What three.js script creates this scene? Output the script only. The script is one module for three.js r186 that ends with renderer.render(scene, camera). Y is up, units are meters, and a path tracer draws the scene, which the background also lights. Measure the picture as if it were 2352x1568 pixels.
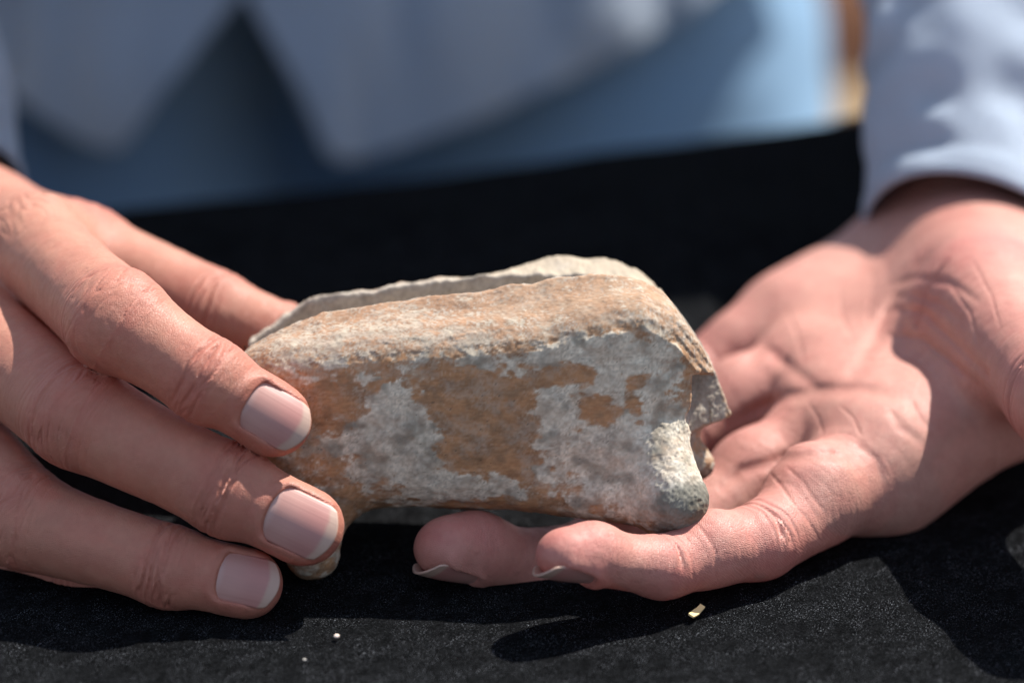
import * as THREE from 'three';
import { mergeGeometries } from 'three/addons/utils/BufferGeometryUtils.js';

// ---------------------------------------------------------------- camera, sky, sun, exposure
const scene = new THREE.Scene();
const PITCH = 23 * Math.PI / 180, DIST = 0.8, MM = 0.08, CP = Math.cos(PITCH), SP = Math.sin(PITCH);
const FOCUS = new THREE.Vector3(0, 0.796, 0);                    // the point in the middle of the picture, between the hands
const camera = new THREE.PerspectiveCamera(2 * Math.atan(784 * MM / 1000 / DIST) * 180 / Math.PI, 1024 / 682, 0.05, 200);
camera.position.set(0, FOCUS.y + DIST * SP, DIST * CP);
camera.lookAt(FOCUS);
camera.focus = DIST + 0.004;
camera.userData.fStop = 6.4;
const SUN_AZ = 48 * Math.PI / 180, SUN_EL = 56 * Math.PI / 180;   // azimuth from straight behind the person towards the picture's right
const sunDir = new THREE.Vector3(Math.sin(SUN_AZ) * Math.cos(SUN_EL), Math.sin(SUN_EL), -Math.cos(SUN_AZ) * Math.cos(SUN_EL));
{                                                                  // a clear, slightly hazy sky: paler towards the horizon and round the sun
  const w = 256, h = 128, d = new Float32Array(w * h * 4);
  for (let j = 0; j < h; j++) for (let i = 0; i < w; i++) {
    const el = ((j + 0.5) / h - 0.5) * Math.PI, az = ((i + 0.5) / w - 0.5) * 2 * Math.PI, dir = [Math.cos(el) * Math.cos(az), Math.sin(el), Math.cos(el) * Math.sin(az)];
    const c = dir[0] * sunDir.x + dir[1] * sunDir.y + dir[2] * sunDir.z, up = Math.max(0, dir[1]), k = Math.exp(-up * 3.2), glow = 0.25 * Math.exp((c - 1) * 7);
    const o = 4 * (j * w + i);
    d[o] = lerp(0.175, 0.42, k) + glow; d[o + 1] = lerp(0.235, 0.46, k) + glow * 0.97; d[o + 2] = lerp(0.36, 0.53, k) + glow * 0.92; d[o + 3] = 1;
    if (dir[1] < 0) { d[o] = 0.3; d[o + 1] = 0.26; d[o + 2] = 0.2; }
  }
  const t = new THREE.DataTexture(d, w, h, THREE.RGBAFormat, THREE.FloatType);
  t.mapping = THREE.EquirectangularReflectionMapping; t.magFilter = THREE.LinearFilter; t.needsUpdate = true;
  scene.background = t; scene.environment = t;
}
const sun = new THREE.DirectionalLight(new THREE.Color(1, 0.955, 0.89), 4.7);
sun.name = 'sun'; sun.position.copy(FOCUS).addScaledVector(sunDir, 4); sun.target.position.copy(FOCUS);
sun.castShadow = true; sun.shadow.mapSize.set(4096, 4096);
Object.assign(sun.shadow.camera, { left: -0.8, right: 0.8, top: 0.8, bottom: -0.8, near: 0.5, far: 9 });
scene.add(sun, sun.target);
const renderer = new THREE.WebGLRenderer({ antialias: true });
renderer.toneMapping = THREE.LinearToneMapping;
renderer.toneMappingExposure = 1.98;
renderer.shadowMap.enabled = true;

// ---------------------------------------------------------------- helpers: numbers
const clamp = (x, a = 0, b = 1) => x < a ? a : x > b ? b : x;
function lerp(a, b, t) { return a + (b - a) * t; }
const hyp = (a, b, c) => Math.sqrt(a * a + b * b + c * c);
const sstep = (a, b, x) => { const t = clamp((x - a) / (b - a)); return t * t * (3 - 2 * t); };
const gauss = (x, s) => Math.exp(-x * x / (s * s));
function hash(x, y, z) {
  let h = Math.imul(x, 374761393) ^ Math.imul(y, 668265263) ^ Math.imul(z, 2147483647 - 1274126177);
  h = Math.imul(h ^ (h >>> 13), 1274126177); h ^= h >>> 16;
  h = Math.imul(h, 2246822519); h ^= h >>> 15;
  return (h >>> 0) / 4294967296;
}
function noise(x, y, z) {                                         // value noise, -1 .. 1
  const i = Math.floor(x), j = Math.floor(y), k = Math.floor(z);
  let u = x - i, v = y - j, w = z - k;
  u = u * u * (3 - 2 * u); v = v * v * (3 - 2 * v); w = w * w * (3 - 2 * w);
  const a = lerp(hash(i, j, k), hash(i + 1, j, k), u), b = lerp(hash(i, j + 1, k), hash(i + 1, j + 1, k), u);
  const c = lerp(hash(i, j, k + 1), hash(i + 1, j, k + 1), u), d = lerp(hash(i, j + 1, k + 1), hash(i + 1, j + 1, k + 1), u);
  return 2 * lerp(lerp(a, b, v), lerp(c, d, v), w) - 1;
}
function fbm(x, y, z, n = 4) {
  let s = 0, a = 0.5;
  for (let o = 0; o < n; o++) { s += a * noise(x, y, z); x = x * 2.03 + 11.3; y = y * 2.03 + 5.7; z = z * 2.03 + 3.1; a *= 0.5; }
  return s;
}
let seed = 20240;
const rnd = () => { seed = (Math.imul(seed, 1664525) + 1013904223) >>> 0; return seed / 4294967296; };
function tab(x, t) {                                              // smooth interpolation in a table of [x, value]
  if (x <= t[0][0]) return t[0][1];
  for (let i = 1; i < t.length; i++) if (x <= t[i][0]) { const f = (x - t[i - 1][0]) / (t[i][0] - t[i - 1][0]); return lerp(t[i - 1][1], t[i][1], f); }
  return t[t.length - 1][1];
}
const smin = (a, b, k) => { const h = Math.max(k - Math.abs(a - b), 0) / k; return Math.min(a, b) - h * h * k * 0.25; };
const smax = (a, b, k) => -smin(-a, -b, k);
const V = {
  sub: (a, b) => [a[0] - b[0], a[1] - b[1], a[2] - b[2]], add: (a, b) => [a[0] + b[0], a[1] + b[1], a[2] + b[2]],
  mul: (a, s) => [a[0] * s, a[1] * s, a[2] * s], dot: (a, b) => a[0] * b[0] + a[1] * b[1] + a[2] * b[2],
  cross: (a, b) => [a[1] * b[2] - a[2] * b[1], a[2] * b[0] - a[0] * b[2], a[0] * b[1] - a[1] * b[0]],
  len: (a) => hyp(a[0], a[1], a[2]), unit: (a) => { const l = hyp(a[0], a[1], a[2]) || 1; return [a[0] / l, a[1] / l, a[2] / l]; },
  mix: (a, b, t) => [lerp(a[0], b[0], t), lerp(a[1], b[1], t), lerp(a[2], b[2], t)],
};
// Modelling frame: millimetres round FOCUS, x right, y up the tilted working plane, z towards the viewer; at() takes a place read off the photograph and a depth in mm.
const at = (px, py, d) => { const s = MM * (1 + d / (DIST * 1000)); return [(px - 1176) * s, (784 - py) * s, -d]; };
const world = (p) => [FOCUS.x + p[0] / 1000, FOCUS.y + (p[1] * CP + p[2] * SP) / 1000, FOCUS.z + (-p[1] * SP + p[2] * CP) / 1000];
const local = (w) => { const a = (w[0] - FOCUS.x) * 1000, b = (w[1] - FOCUS.y) * 1000, c = (w[2] - FOCUS.z) * 1000; return [a, b * CP - c * SP, b * SP + c * CP]; };
const wdir = (n) => [n[0], n[1] * CP + n[2] * SP, -n[1] * SP + n[2] * CP];
const CLOTH_Y = FOCUS.y - 0.0465;

// ---------------------------------------------------------------- helpers: meshing a distance field (surface nets on the blocks that the surface crosses)
function meshField(f, lo, hi, h, attr, slack = 1.35) {
  const B = 8, N = [0, 1, 2].map((i) => Math.ceil((hi[i] - lo[i]) / h / B) * B), rad = B * h * 0.87 * slack + h;
  const NX = N[0] + 2, NY = N[1] + 2, cells = new Map(), pos = [], masks = [], keys = [], S = new Float32Array((B + 1) ** 3);
  for (let bz = 0; bz < N[2]; bz += B) for (let by = 0; by < N[1]; by += B) for (let bx = 0; bx < N[0]; bx += B) {
    if (Math.abs(f(lo[0] + (bx + B / 2) * h, lo[1] + (by + B / 2) * h, lo[2] + (bz + B / 2) * h)) > rad) continue;
    let n = 0, neg = 0;
    for (let k = 0; k <= B; k++) for (let j = 0; j <= B; j++) for (let i = 0; i <= B; i++) { const v = f(lo[0] + (bx + i) * h, lo[1] + (by + j) * h, lo[2] + (bz + k) * h); S[n++] = v; neg += v < 0; }
    if (!neg || neg === n) continue;
    const W = B + 1;
    for (let k = 0; k < B; k++) for (let j = 0; j < B; j++) for (let i = 0; i < B; i++) {
      const o = i + W * (j + W * k);
      const c = [S[o], S[o + 1], S[o + W], S[o + W + 1], S[o + W * W], S[o + W * W + 1], S[o + W * W + W], S[o + W * W + W + 1]];
      let m = 0; for (let q = 0; q < 8; q++) if (c[q] < 0) m |= 1 << q;
      if (m === 0 || m === 255) continue;
      let sx = 0, sy = 0, sz = 0, cnt = 0;
      for (let a = 0; a < 8; a++) for (const d of [1, 2, 4]) {
        if (a & d) continue;
        const b = a | d; if ((c[a] < 0) === (c[b] < 0)) continue;
        const t = c[a] / (c[a] - c[b]);
        sx += (a & 1) + (d === 1 ? t : 0); sy += ((a >> 1) & 1) + (d === 2 ? t : 0); sz += ((a >> 2) & 1) + (d === 4 ? t : 0); cnt++;
      }
      const key = (bx + i + 1) + NX * ((by + j + 1) + NY * (bz + k + 1));
      cells.set(key, masks.length); keys.push(key); masks.push(m);
      pos.push(lo[0] + (bx + i + sx / cnt) * h, lo[1] + (by + j + sy / cnt) * h, lo[2] + (bz + k + sz / cnt) * h);
    }
  }
  const idx = [], step = [1, NX, NX * NY];
  for (let n = 0; n < masks.length; n++) {
    const m = masks[n], s0 = m & 1;
    for (let a = 0; a < 3; a++) {
      if (s0 === ((m >> (1 << a)) & 1)) continue;
      const u = step[(a + 1) % 3], v = step[(a + 2) % 3], p = cells.get(keys[n] - u), q = cells.get(keys[n] - v), r = cells.get(keys[n] - u - v);
      if (p === undefined || q === undefined || r === undefined) continue;
      if (s0) idx.push(n, p, r, n, r, q); else idx.push(n, r, p, n, q, r);
    }
  }
  const count = masks.length, P = new Float32Array(pos), Nn = new Float32Array(count * 3), e = h * 0.45;
  for (let n = 0; n < count; n++) {
    let x = P[3 * n], y = P[3 * n + 1], z = P[3 * n + 2], g;
    for (let it = 0; it < 2; it++) {
      const a = f(x + e, y - e, z - e), b = f(x - e, y - e, z + e), c = f(x - e, y + e, z - e), d = f(x + e, y + e, z + e);
      g = [a - b - c + d, -a - b + c + d, -a + b - c + d];
      const l = hyp(g[0], g[1], g[2]) || 1, v = (a + b + c + d) / 4;
      if (it === 0) { const q = clamp(v * 4 * e / l, -h, h) / l; x -= q * g[0]; y -= q * g[1]; z -= q * g[2]; P[3 * n] = x; P[3 * n + 1] = y; P[3 * n + 2] = z; }
      else { Nn[3 * n] = g[0] / l; Nn[3 * n + 1] = g[1] / l; Nn[3 * n + 2] = g[2] / l; }
    }
  }
  const geo = new THREE.BufferGeometry(), col = new Float32Array(count * 3), uv = new Float32Array(count * 2);
  for (let n = 0; n < count; n++) {
    const p = [P[3 * n], P[3 * n + 1], P[3 * n + 2]], r = attr ? attr(p, [Nn[3 * n], Nn[3 * n + 1], Nn[3 * n + 2]]) : null;
    if (r) { col.set(r.color, 3 * n); uv.set(r.uv || [p[0] / 1000, p[1] / 1000], 2 * n); }
  }
  geo.setAttribute('position', new THREE.BufferAttribute(P, 3)); geo.setAttribute('normal', new THREE.BufferAttribute(Nn, 3));
  geo.setAttribute('uv', new THREE.BufferAttribute(uv, 2)); geo.setAttribute('color', new THREE.BufferAttribute(col, 3));
  geo.setIndex(idx);
  return geo;
}
function toWorld(geo, base) {                                     // from the modelling frame to metres round a thing's base
  const p = geo.attributes.position, n = geo.attributes.normal;
  for (let i = 0; i < p.count; i++) {
    const w = world([p.getX(i), p.getY(i), p.getZ(i)]); p.setXYZ(i, w[0] - base[0], w[1] - base[1], w[2] - base[2]);
    if (n) { const d = wdir([n.getX(i), n.getY(i), n.getZ(i)]); n.setXYZ(i, ...d); }
  }
  return geo;
}
function gridGeo(nu, nv, fn) {                                    // a sheet: fn(u, v) -> point
  const p = [], uv = [], idx = [];
  for (let j = 0; j <= nv; j++) for (let i = 0; i <= nu; i++) { const q = fn(i / nu, j / nv); p.push(q[0], q[1], q[2]); uv.push(q[3] ?? i / nu, q[4] ?? j / nv); }
  for (let j = 0; j < nv; j++) for (let i = 0; i < nu; i++) { const a = j * (nu + 1) + i, b = a + nu + 1; idx.push(a, a + 1, b + 1, a, b + 1, b); }
  const g = new THREE.BufferGeometry();
  g.setAttribute('position', new THREE.Float32BufferAttribute(p, 3)); g.setAttribute('uv', new THREE.Float32BufferAttribute(uv, 2)); g.setIndex(idx); g.computeVertexNormals();
  return g;
}
function thicken(nu, nv, fn, t) {                                 // a sheet with thickness t and closed edges
  const front = gridGeo(nu, nv, fn), P = front.attributes.position, Nm = front.attributes.normal, UV = front.attributes.uv, n = P.count;
  const p = [], uv = [], idx = [...front.index.array];
  for (const s of [0, 1]) for (let i = 0; i < n; i++) { p.push(P.getX(i) - s * t * Nm.getX(i), P.getY(i) - s * t * Nm.getY(i), P.getZ(i) - s * t * Nm.getZ(i)); uv.push(UV.getX(i), UV.getY(i)); }
  const fi = front.index.array;
  for (let i = 0; i < fi.length; i += 3) idx.push(fi[i] + n, fi[i + 2] + n, fi[i + 1] + n);
  const edge = (a, b) => idx.push(a, a + n, b + n, a, b + n, b), W = nu + 1;
  for (let i = 0; i < nu; i++) { edge(i, i + 1); edge(nv * W + i + 1, nv * W + i); }
  for (let j = 0; j < nv; j++) { edge((j + 1) * W, j * W); edge(j * W + nu, (j + 1) * W + nu); }
  const g = new THREE.BufferGeometry();
  g.setAttribute('position', new THREE.Float32BufferAttribute(p, 3)); g.setAttribute('uv', new THREE.Float32BufferAttribute(uv, 2)); g.setIndex(idx); g.computeVertexNormals();
  return g;
}
function texture(n, fn, srgb = false) {                           // fn(u, v) -> [r, g, b] 0..1
  const d = new Uint8Array(n * n * 4);
  for (let j = 0; j < n; j++) for (let i = 0; i < n; i++) { const c = fn(i / n, j / n), o = 4 * (j * n + i); d[o] = clamp(c[0]) * 255; d[o + 1] = clamp(c[1]) * 255; d[o + 2] = clamp(c[2]) * 255; d[o + 3] = 255; }
  const t = new THREE.DataTexture(d, n, n);
  t.wrapS = t.wrapT = THREE.RepeatWrapping; t.magFilter = THREE.LinearFilter; t.minFilter = THREE.LinearMipmapLinearFilter; t.generateMipmaps = true;
  if (srgb) t.colorSpace = THREE.SRGBColorSpace;
  t.needsUpdate = true;
  return t;
}
// noise that repeats over 1 x 1
function tnoise(u, v, f, s = 0) {
  const x = u * f, y = v * f, i = Math.floor(x), j = Math.floor(y), m = (a) => ((a % f) + f) % f;
  let a = x - i, b = y - j; a = a * a * (3 - 2 * a); b = b * b * (3 - 2 * b);
  return 2 * lerp(lerp(hash(m(i), m(j), s), hash(m(i + 1), m(j), s), a), lerp(hash(m(i), m(j + 1), s), hash(m(i + 1), m(j + 1), s), a), b) - 1;
}
const mat = (o) => new THREE.MeshPhysicalMaterial(o);
const mesh = (name, geo, m, parent) => { const o = new THREE.Mesh(geo, m); o.name = name; o.castShadow = o.receiveShadow = true; parent.add(o); return o; };
const tag = (o, label, category, group) => { o.userData.label = label; o.userData.category = category; if (group) o.userData.group = group; return o; };

// ---------------------------------------------------------------- materials
const skinBump = (() => {                                           // 16 mm tile of skin: small cells parted by fine furrows, pores
  const n = 40, pts = []; for (let j = 0; j < n; j++) for (let i = 0; i < n; i++) pts.push([(i + 0.15 + 0.7 * rnd()) / n, (j + 0.15 + 0.7 * rnd()) / n]);
  return texture(512, (u, v) => {
    const gi = Math.floor(u * n), gj = Math.floor(v * n); let a = 9, b = 9;
    for (let dj = -1; dj <= 1; dj++) for (let di = -1; di <= 1; di++) {
      const q = pts[((gj + dj + n) % n) * n + (gi + di + n) % n]; let du = Math.abs(u - q[0]), dv = Math.abs(v - q[1]); du = Math.min(du, 1 - du) * n; dv = Math.min(dv, 1 - dv) * n;
      const d = Math.sqrt(du * du + dv * dv); if (d < a) { b = a; a = d; } else if (d < b) b = d;
    }
    const h = 0.45 + 0.3 * sstep(0, 0.35, b - a) + 0.12 * tnoise(u, v, 64, 3) + 0.1 * tnoise(u, v, 140, 4) + 0.12 * tnoise(u, v, 12, 5);
    return [h, h, h];
  });
})();
const M = {
  skin: mat({ vertexColors: true, transmission: 0.24, thickness: 0, roughness: 0.43, bumpMap: skinBump, bumpScale: 0.00014, specularIntensity: 0.6 }),
  nail: mat({ vertexColors: true, roughness: 0.46, clearcoat: 0.15, clearcoatRoughness: 0.35, bumpMap: texture(256, (u, v) => { const h = 0.5 + 0.3 * tnoise(0.5, v, 48, 7) + 0.2 * tnoise(0.5, v, 110, 8); return [h, h, h]; }), bumpScale: 0.00002 }),
  clay: mat({ vertexColors: true, roughness: 0.8, specularIntensity: 0.5 }),
  cloth: mat({ color: 0xffffff, roughness: 1, specularIntensity: 0.03 }),
  shirt: mat({ color: new THREE.Color(0.68, 0.79, 0.94), roughness: 0.9, specularIntensity: 0.3 }),
  jeans: mat({ color: 0xffffff, roughness: 0.95, specularIntensity: 0.2 }),
};
{
  const weave = texture(512, (u, v) => { const h = 0.5 + 0.3 * Math.sin(2 * Math.PI * 24 * (u + v)) + 0.15 * Math.sin(2 * Math.PI * 48 * (u - v)) + 0.1 * tnoise(u, v, 90, 31); return [h, h, h]; });
  weave.repeat.set(0.6, 0.6); M.shirt.bumpMap = weave; M.shirt.bumpScale = 0.0006;
  const lint = texture(1024, (u, v) => {                           // 40 mm tile of black cloth: fibres a little lighter, a few pale specks of lint and dust
    const a = tnoise(u, v, 256, 41), b = tnoise(u, v, 400, 42), c = tnoise(u, v, 30, 43);
    let l = 0.0042 + 0.0032 * a + 0.0035 * b + 0.002 * c;
    const s = tnoise(u, v, 330, 44); if (s > 0.6) l += (s - 0.6) * 0.5 * (0.6 + 0.6 * tnoise(u, v, 12, 45));
    l = Math.max(l, 0.002);
    const enc = (x) => x <= 0.0031308 ? 12.92 * x : 1.055 * x ** (1 / 2.4) - 0.055;
    return [enc(l), enc(l * 1.05), enc(l * 1.16)];
  }, true);
  M.cloth.map = lint;
  M.cloth.bumpMap = texture(512, (u, v) => { const h = 0.5 + 0.25 * tnoise(u, v, 128, 46) + 0.25 * tnoise(u, v, 220, 47); return [h, h, h]; });
  M.cloth.bumpScale = 0.0004;
}

// ---------------------------------------------------------------- setting: ground and the black cloth
const groundTex = texture(512, (u, v) => { const n = 0.5 * tnoise(u, v, 6, 51) + 0.3 * tnoise(u, v, 40, 52) + 0.3 * tnoise(u, v, 160, 53); return [0.62 + 0.09 * n, 0.54 + 0.09 * n, 0.43 + 0.08 * n]; }, true);
groundTex.repeat.set(60, 60);
const ground = mesh('ground', new THREE.PlaneGeometry(120, 120).rotateX(-Math.PI / 2), mat({ map: groundTex, roughness: 1, specularIntensity: 0.2 }), scene);
ground.userData.kind = 'structure';
tag(ground, 'pale sandy ground in sunlight behind the person', 'ground');

const edgeZ = (x) => -0.196 - (x + 0.091) * 0.36;                 // far edge of the cloth, slanting away to the right
function clothPoint(u, v) {
  const x = lerp(-0.52, 0.52, u), back = edgeZ(x), L = 0.62 - 0 + (0.30 - back), R = 0.012, s = v * (L + 0.25);   // v from the far hem over the edge to the front hem
  let y, z;
  if (s < 0.25) { z = back; y = -R - (0.25 - s); }
  else { const q = s - 0.25, arc = R * Math.PI / 2; if (q < arc) { const a = q / R; z = back + R - R * Math.cos(a); y = -R + R * Math.sin(a); } else { z = back + R + q - arc; y = 0; } }
  const near = Math.exp(-((x - 0.02) ** 2 + (z - 0.0) ** 2) / 0.014);
  if (s >= 0.25) y += (0.004 * fbm(x * 9 + 3, z * 9, 1.5, 3) + 0.0012 * fbm(x * 45, z * 45, 7, 2) + 0.0022 * (1 - Math.min(1, Math.abs(noise(x * 7 + z * 3, z * 2.2, 5)) * 3)) ** 2) * (1 - 0.8 * near) - 0.0008;
  else z += 0.012 * noise(x * 14, 0.4, s * 3) * (0.25 - s) / 0.25;
  return [x, CLOTH_Y + y, z, x / 0.04, s / 0.04];
}
const table = mesh('black_cloth', thicken(260, 300, (u, v) => { const p = clothPoint(u, 1 - v); return p; }, 0.0012), M.cloth, scene);
tag(table, 'black cloth flecked with pale lint spread under both hands', 'cloth');

// ---------------------------------------------------------------- hands: chains of tapering bones joined by smooth minima
function makeHand(def) {
  const fingers = def.fingers.map((f) => {
    const J = f.joints.map(([px, py, d, r]) => ({ p: at(px, py, d), r })), bones = [];
    for (let i = 0; i + 1 < J.length; i++) {
      const a = J[i], b = J[i + 1], ax = V.sub(b.p, a.p), len = V.len(ax), ua = V.unit(ax);
      let n = f.dorsal; n = V.unit(V.sub(n, V.mul(ua, V.dot(n, ua))));
      bones.push({ a: a.p, ax, ua, len, l2: len * len, r0: a.r, r1: b.r, n, b: V.cross(ua, n), waist: (f.waist ?? 0.06) * (a.r + b.r) / 2 });
    }
    const last = bones[bones.length - 1];
    return { ...f, J, bones, tip: J[J.length - 1], last };
  });
  for (const F of fingers) { const c = V.mul(F.J.reduce((q, j) => V.add(q, j.p), [0, 0, 0]), 1 / F.J.length); F.c = c; F.R = Math.max(...F.J.map((j) => V.len(V.sub(j.p, c)) + j.r)) + 1.5; }
  const palm = def.palm.map(([a, b, r0, r1]) => { const A = at(...a), B = at(...b), ax = V.sub(B, A); return { a: A, ax, l2: V.dot(ax, ax), r0, r1 }; });
  const hit = { f: -1, b: 0, t: 0, d: 1e9 };
  function cap(q, x, y, z) {
    const dx = x - q.a[0], dy = y - q.a[1], dz = z - q.a[2], t = clamp((dx * q.ax[0] + dy * q.ax[1] + dz * q.ax[2]) / q.l2);
    return hyp(dx - t * q.ax[0], dy - t * q.ax[1], dz - t * q.ax[2]) - lerp(q.r0, q.r1, t);
  }
  function fingerD(F, x, y, z) {
    let d = 1e9, best = 1e9;
    for (let i = 0; i < F.bones.length; i++) {
      const q = F.bones[i], dx = x - q.a[0], dy = y - q.a[1], dz = z - q.a[2];
      const s = (dx * q.ax[0] + dy * q.ax[1] + dz * q.ax[2]) / q.l2, t = clamp(s);
      const ex = dx - t * q.ax[0], ey = dy - t * q.ax[1], ez = dz - t * q.ax[2];
      const hn = ex * q.n[0] + ey * q.n[1] + ez * q.n[2], hh = ex * ex + ey * ey + ez * ez;
      const flat = i === F.bones.length - 1 ? lerp(1.04, hn > 0 ? 1.28 : 1.08, t) : 1.05;       // a fingertip is wider than it is thick
      let r = lerp(q.r0, q.r1, t) - q.waist * Math.sin(Math.PI * t) ** 2;
      const dd = Math.sqrt(hh + hn * hn * (flat * flat - 1)) - r;
      if (dd < best) { best = dd; hit.cb = i; hit.ct = s; }
      d = i ? smin(d, dd, 2.2) : dd;
    }
    if (F.pad) for (const p of F.padS) { const e = hyp(x - p[0], y - p[1], z - p[2]) - p[3]; d = smin(d, e, 4); }
    return d;
  }
  for (const F of fingers) if (F.pad) F.padS = F.bones.map((q, i) => { const t = i === F.bones.length - 1 ? 0.72 : 0.5, r = lerp(q.r0, q.r1, t) * (F.padK ? F.padK[i] : i === F.bones.length - 1 ? 0.86 : 0.84), c = V.add(V.add(q.a, V.mul(q.ax, t)), V.mul(q.n, -F.pad * r)); return [...c, r]; });
  function nailFrame(F) {
    const q = F.last, N = F.nail, o = F.tip.p;
    return { o, a: q.ua, n: q.n, b: q.b, ...N, h0: F.tip.r * (N.lift ?? 0.8) };
  }
  for (const F of fingers) if (F.nail) F.nf = nailFrame(F);
  const nailH = (N, t, w) => N.h0 - w * w / (2 * N.R) - (t > 0 ? 0.012 * t * t : 0.004 * t * t) - (N.drop ?? 0) * (t + N.L1);
  const base = (x, y, z) => {
    let dp = 1e9;
    for (let i = 0; i < palm.length; i++) { const d = cap(palm[i], x, y, z); dp = i ? smin(dp, d, def.k ?? 8) : d; }
    let total = 1e9; hit.f = -1; hit.d = dp;
    for (let i = 0; i < fingers.length; i++) {
      const F = fingers[i], far = hyp(x - F.c[0], y - F.c[1], z - F.c[2]) - F.R;
      if (far > 10) { const e = Math.min(dp, far); total = i ? Math.min(total, e) : e; continue; }
      let d = fingerD(F, x, y, z);
      const cb = hit.cb, ct = hit.ct, raw = d;
      if (F.nf && d < 3 && cb === F.bones.length - 1) {
        const N = F.nf, dx = x - N.o[0], dy = y - N.o[1], dz = z - N.o[2];
        const t = dx * N.a[0] + dy * N.a[1] + dz * N.a[2], w = dx * N.b[0] + dy * N.b[1] + dz * N.b[2], h = dx * N.n[0] + dy * N.n[1] + dz * N.n[2];
        const H = nailH(N, t, w), t0 = -N.L1 + 0.02 * w * w + 0.0016 * w ** 4;
        d += -0.5 * gauss(t - (t0 - 1.0), 1.3) * sstep(0, 3, h) * sstep(N.W * 0.75, N.W * 0.45, Math.abs(w))                    // the fold of skin behind the nail
          - 0.45 * gauss(Math.abs(w) - N.W / 2 - 0.55, 0.9) * sstep(0, 2.5, h) * sstep(-N.L1 - 1, -N.L1 + 2, t) * sstep(N.L2 - 1, N.L2 - 4, t);
        const e = Math.max(H - 0.35 - h, Math.abs(w) - N.W / 2 + 0.12, t0 + 0.5 - t);
        d = smax(d, -e, 0.35);
      }
      if (raw < hit.d) { hit.d = raw; hit.f = i; hit.b = cb; hit.t = ct; }
      const j = smin(dp, d, F.join ?? 5);
      total = i ? smin(total, j, 0.7) : j;
    }
    return total;
  };
  function frame(x, y, z) {                                       // where a point lies on its finger: bone, mm along it, dorsal share -1..1, angle
    const F = fingers[hit.f]; if (!F) return null;
    const q = F.bones[hit.b], dx = x - q.a[0], dy = y - q.a[1], dz = z - q.a[2];
    const s = dx * q.ua[0] + dy * q.ua[1] + dz * q.ua[2], h = dx * q.n[0] + dy * q.n[1] + dz * q.n[2], w = dx * q.b[0] + dy * q.b[1] + dz * q.b[2];
    return { F, q, s, h, w, bone: hit.b, ang: Math.atan2(w, h), r: hyp(h, w, 0) };
  }
  function furrows(fr, x, y, z) {
    let g = 0;
    const { F, q, s } = fr, nb = F.bones.length;
    if (hit.d < 1.5) { const n0 = noise(s * 1.05 + fr.bone * 13, fr.ang * 1.9, F.id * 3.1); g += 0.055 * (1 - Math.min(1, Math.abs(n0) * 2)) ** 2; }
    if (fr.bone === 0 && !F.pad && fr.h > 0) g += 0.3 * gauss(s + 1, 9) * ((1 - Math.min(1, Math.abs(noise(x * 0.8 + y * 0.45, y * 0.28, z * 0.4)) * 1.7)) ** 2 - 0.2) - 0.4 * gauss(s, 6) * sstep(0, 4, fr.h);
    for (let j = 1; j < nb; j++) {                                // every joint between two bones
      const off = fr.bone === j ? s : fr.bone === j - 1 ? s - q.len : null; if (off === null || Math.abs(off) > 13) continue;
      const big = j < nb - 1 || nb === 2;
      if (fr.h > -1) {
        const dors = sstep(-1, 3.5, fr.h), a = fr.ang;
        if (!F.pad) {
          const span = big ? 5.6 : 3.2, bow = off - (off > 0 ? 0.25 : -0.55) * a * a * (big ? 1.6 : 0.5);
          const n1 = noise(bow / (big ? 1.15 : 1.05), a * 1.7 + 3 * F.id, j + F.id * 1.7), n2 = noise(bow / 0.55, a * 2.6 + F.id, j + 9.3);
          const big1 = (1 - Math.min(1, Math.abs(n1) * 1.6)) ** 2, fine = (1 - Math.min(1, Math.abs(n2) * 1.4)) ** 2;
          g += (F.id === 2 || F.id === 3 ? 1.5 : 1.1) * ((big ? 0.42 : 0.40) * big1 + 0.14 * fine) * gauss(off + (big ? 0.4 : 0), span) * dors * (0.7 + 0.5 * noise(x * 0.3, y * 0.3, z * 0.3));
          if (!big) for (let c = -1; c <= 1; c++) { const wob = 0.5 * noise(a * 1.3, c * 4 + F.id, 3) + 0.25 * noise(a * 4, c * 4 + F.id, 6); g += 0.52 * (0.5 + 0.5 * hash(c + 5, F.id, 2)) * gauss(off - c * 1.9 + wob, 0.42) * dors * sstep(1.5, 0.9, Math.abs(a + 0.3 * (hash(c + 9, F.id, 4) - 0.5))); }
          g -= (big ? 0.35 : 0.15) * gauss(off, big ? 4.5 : 3) * dors;   // the knuckle itself
        }
      } 
      if (fr.h < 1.5) {
        const pal = sstep(1.5, -2.5, fr.h);
        const wob = 0.5 * noise(x * 0.3, y * 0.3, z * 0.3 + 4);
        g += pal * (0.6 * gauss(off + wob, 0.55) + 0.25 * gauss(off + 2.1 + wob, 0.45) + 0.15 * gauss(off - 1.7 + wob * 1.4, 0.4));
      }
    }
    return g;
  }
  const creases = (def.creases ?? []).map((c) => ({ ...c, x0: Math.min(...c.pts.map((q) => q[0])) - c.w * 3 - 10, x1: Math.max(...c.pts.map((q) => q[0])) + c.w * 3 + 10, y0: Math.min(...c.pts.map((q) => q[1])) - c.w * 3 - 10, y1: Math.max(...c.pts.map((q) => q[1])) + c.w * 3 + 10 }));
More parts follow.
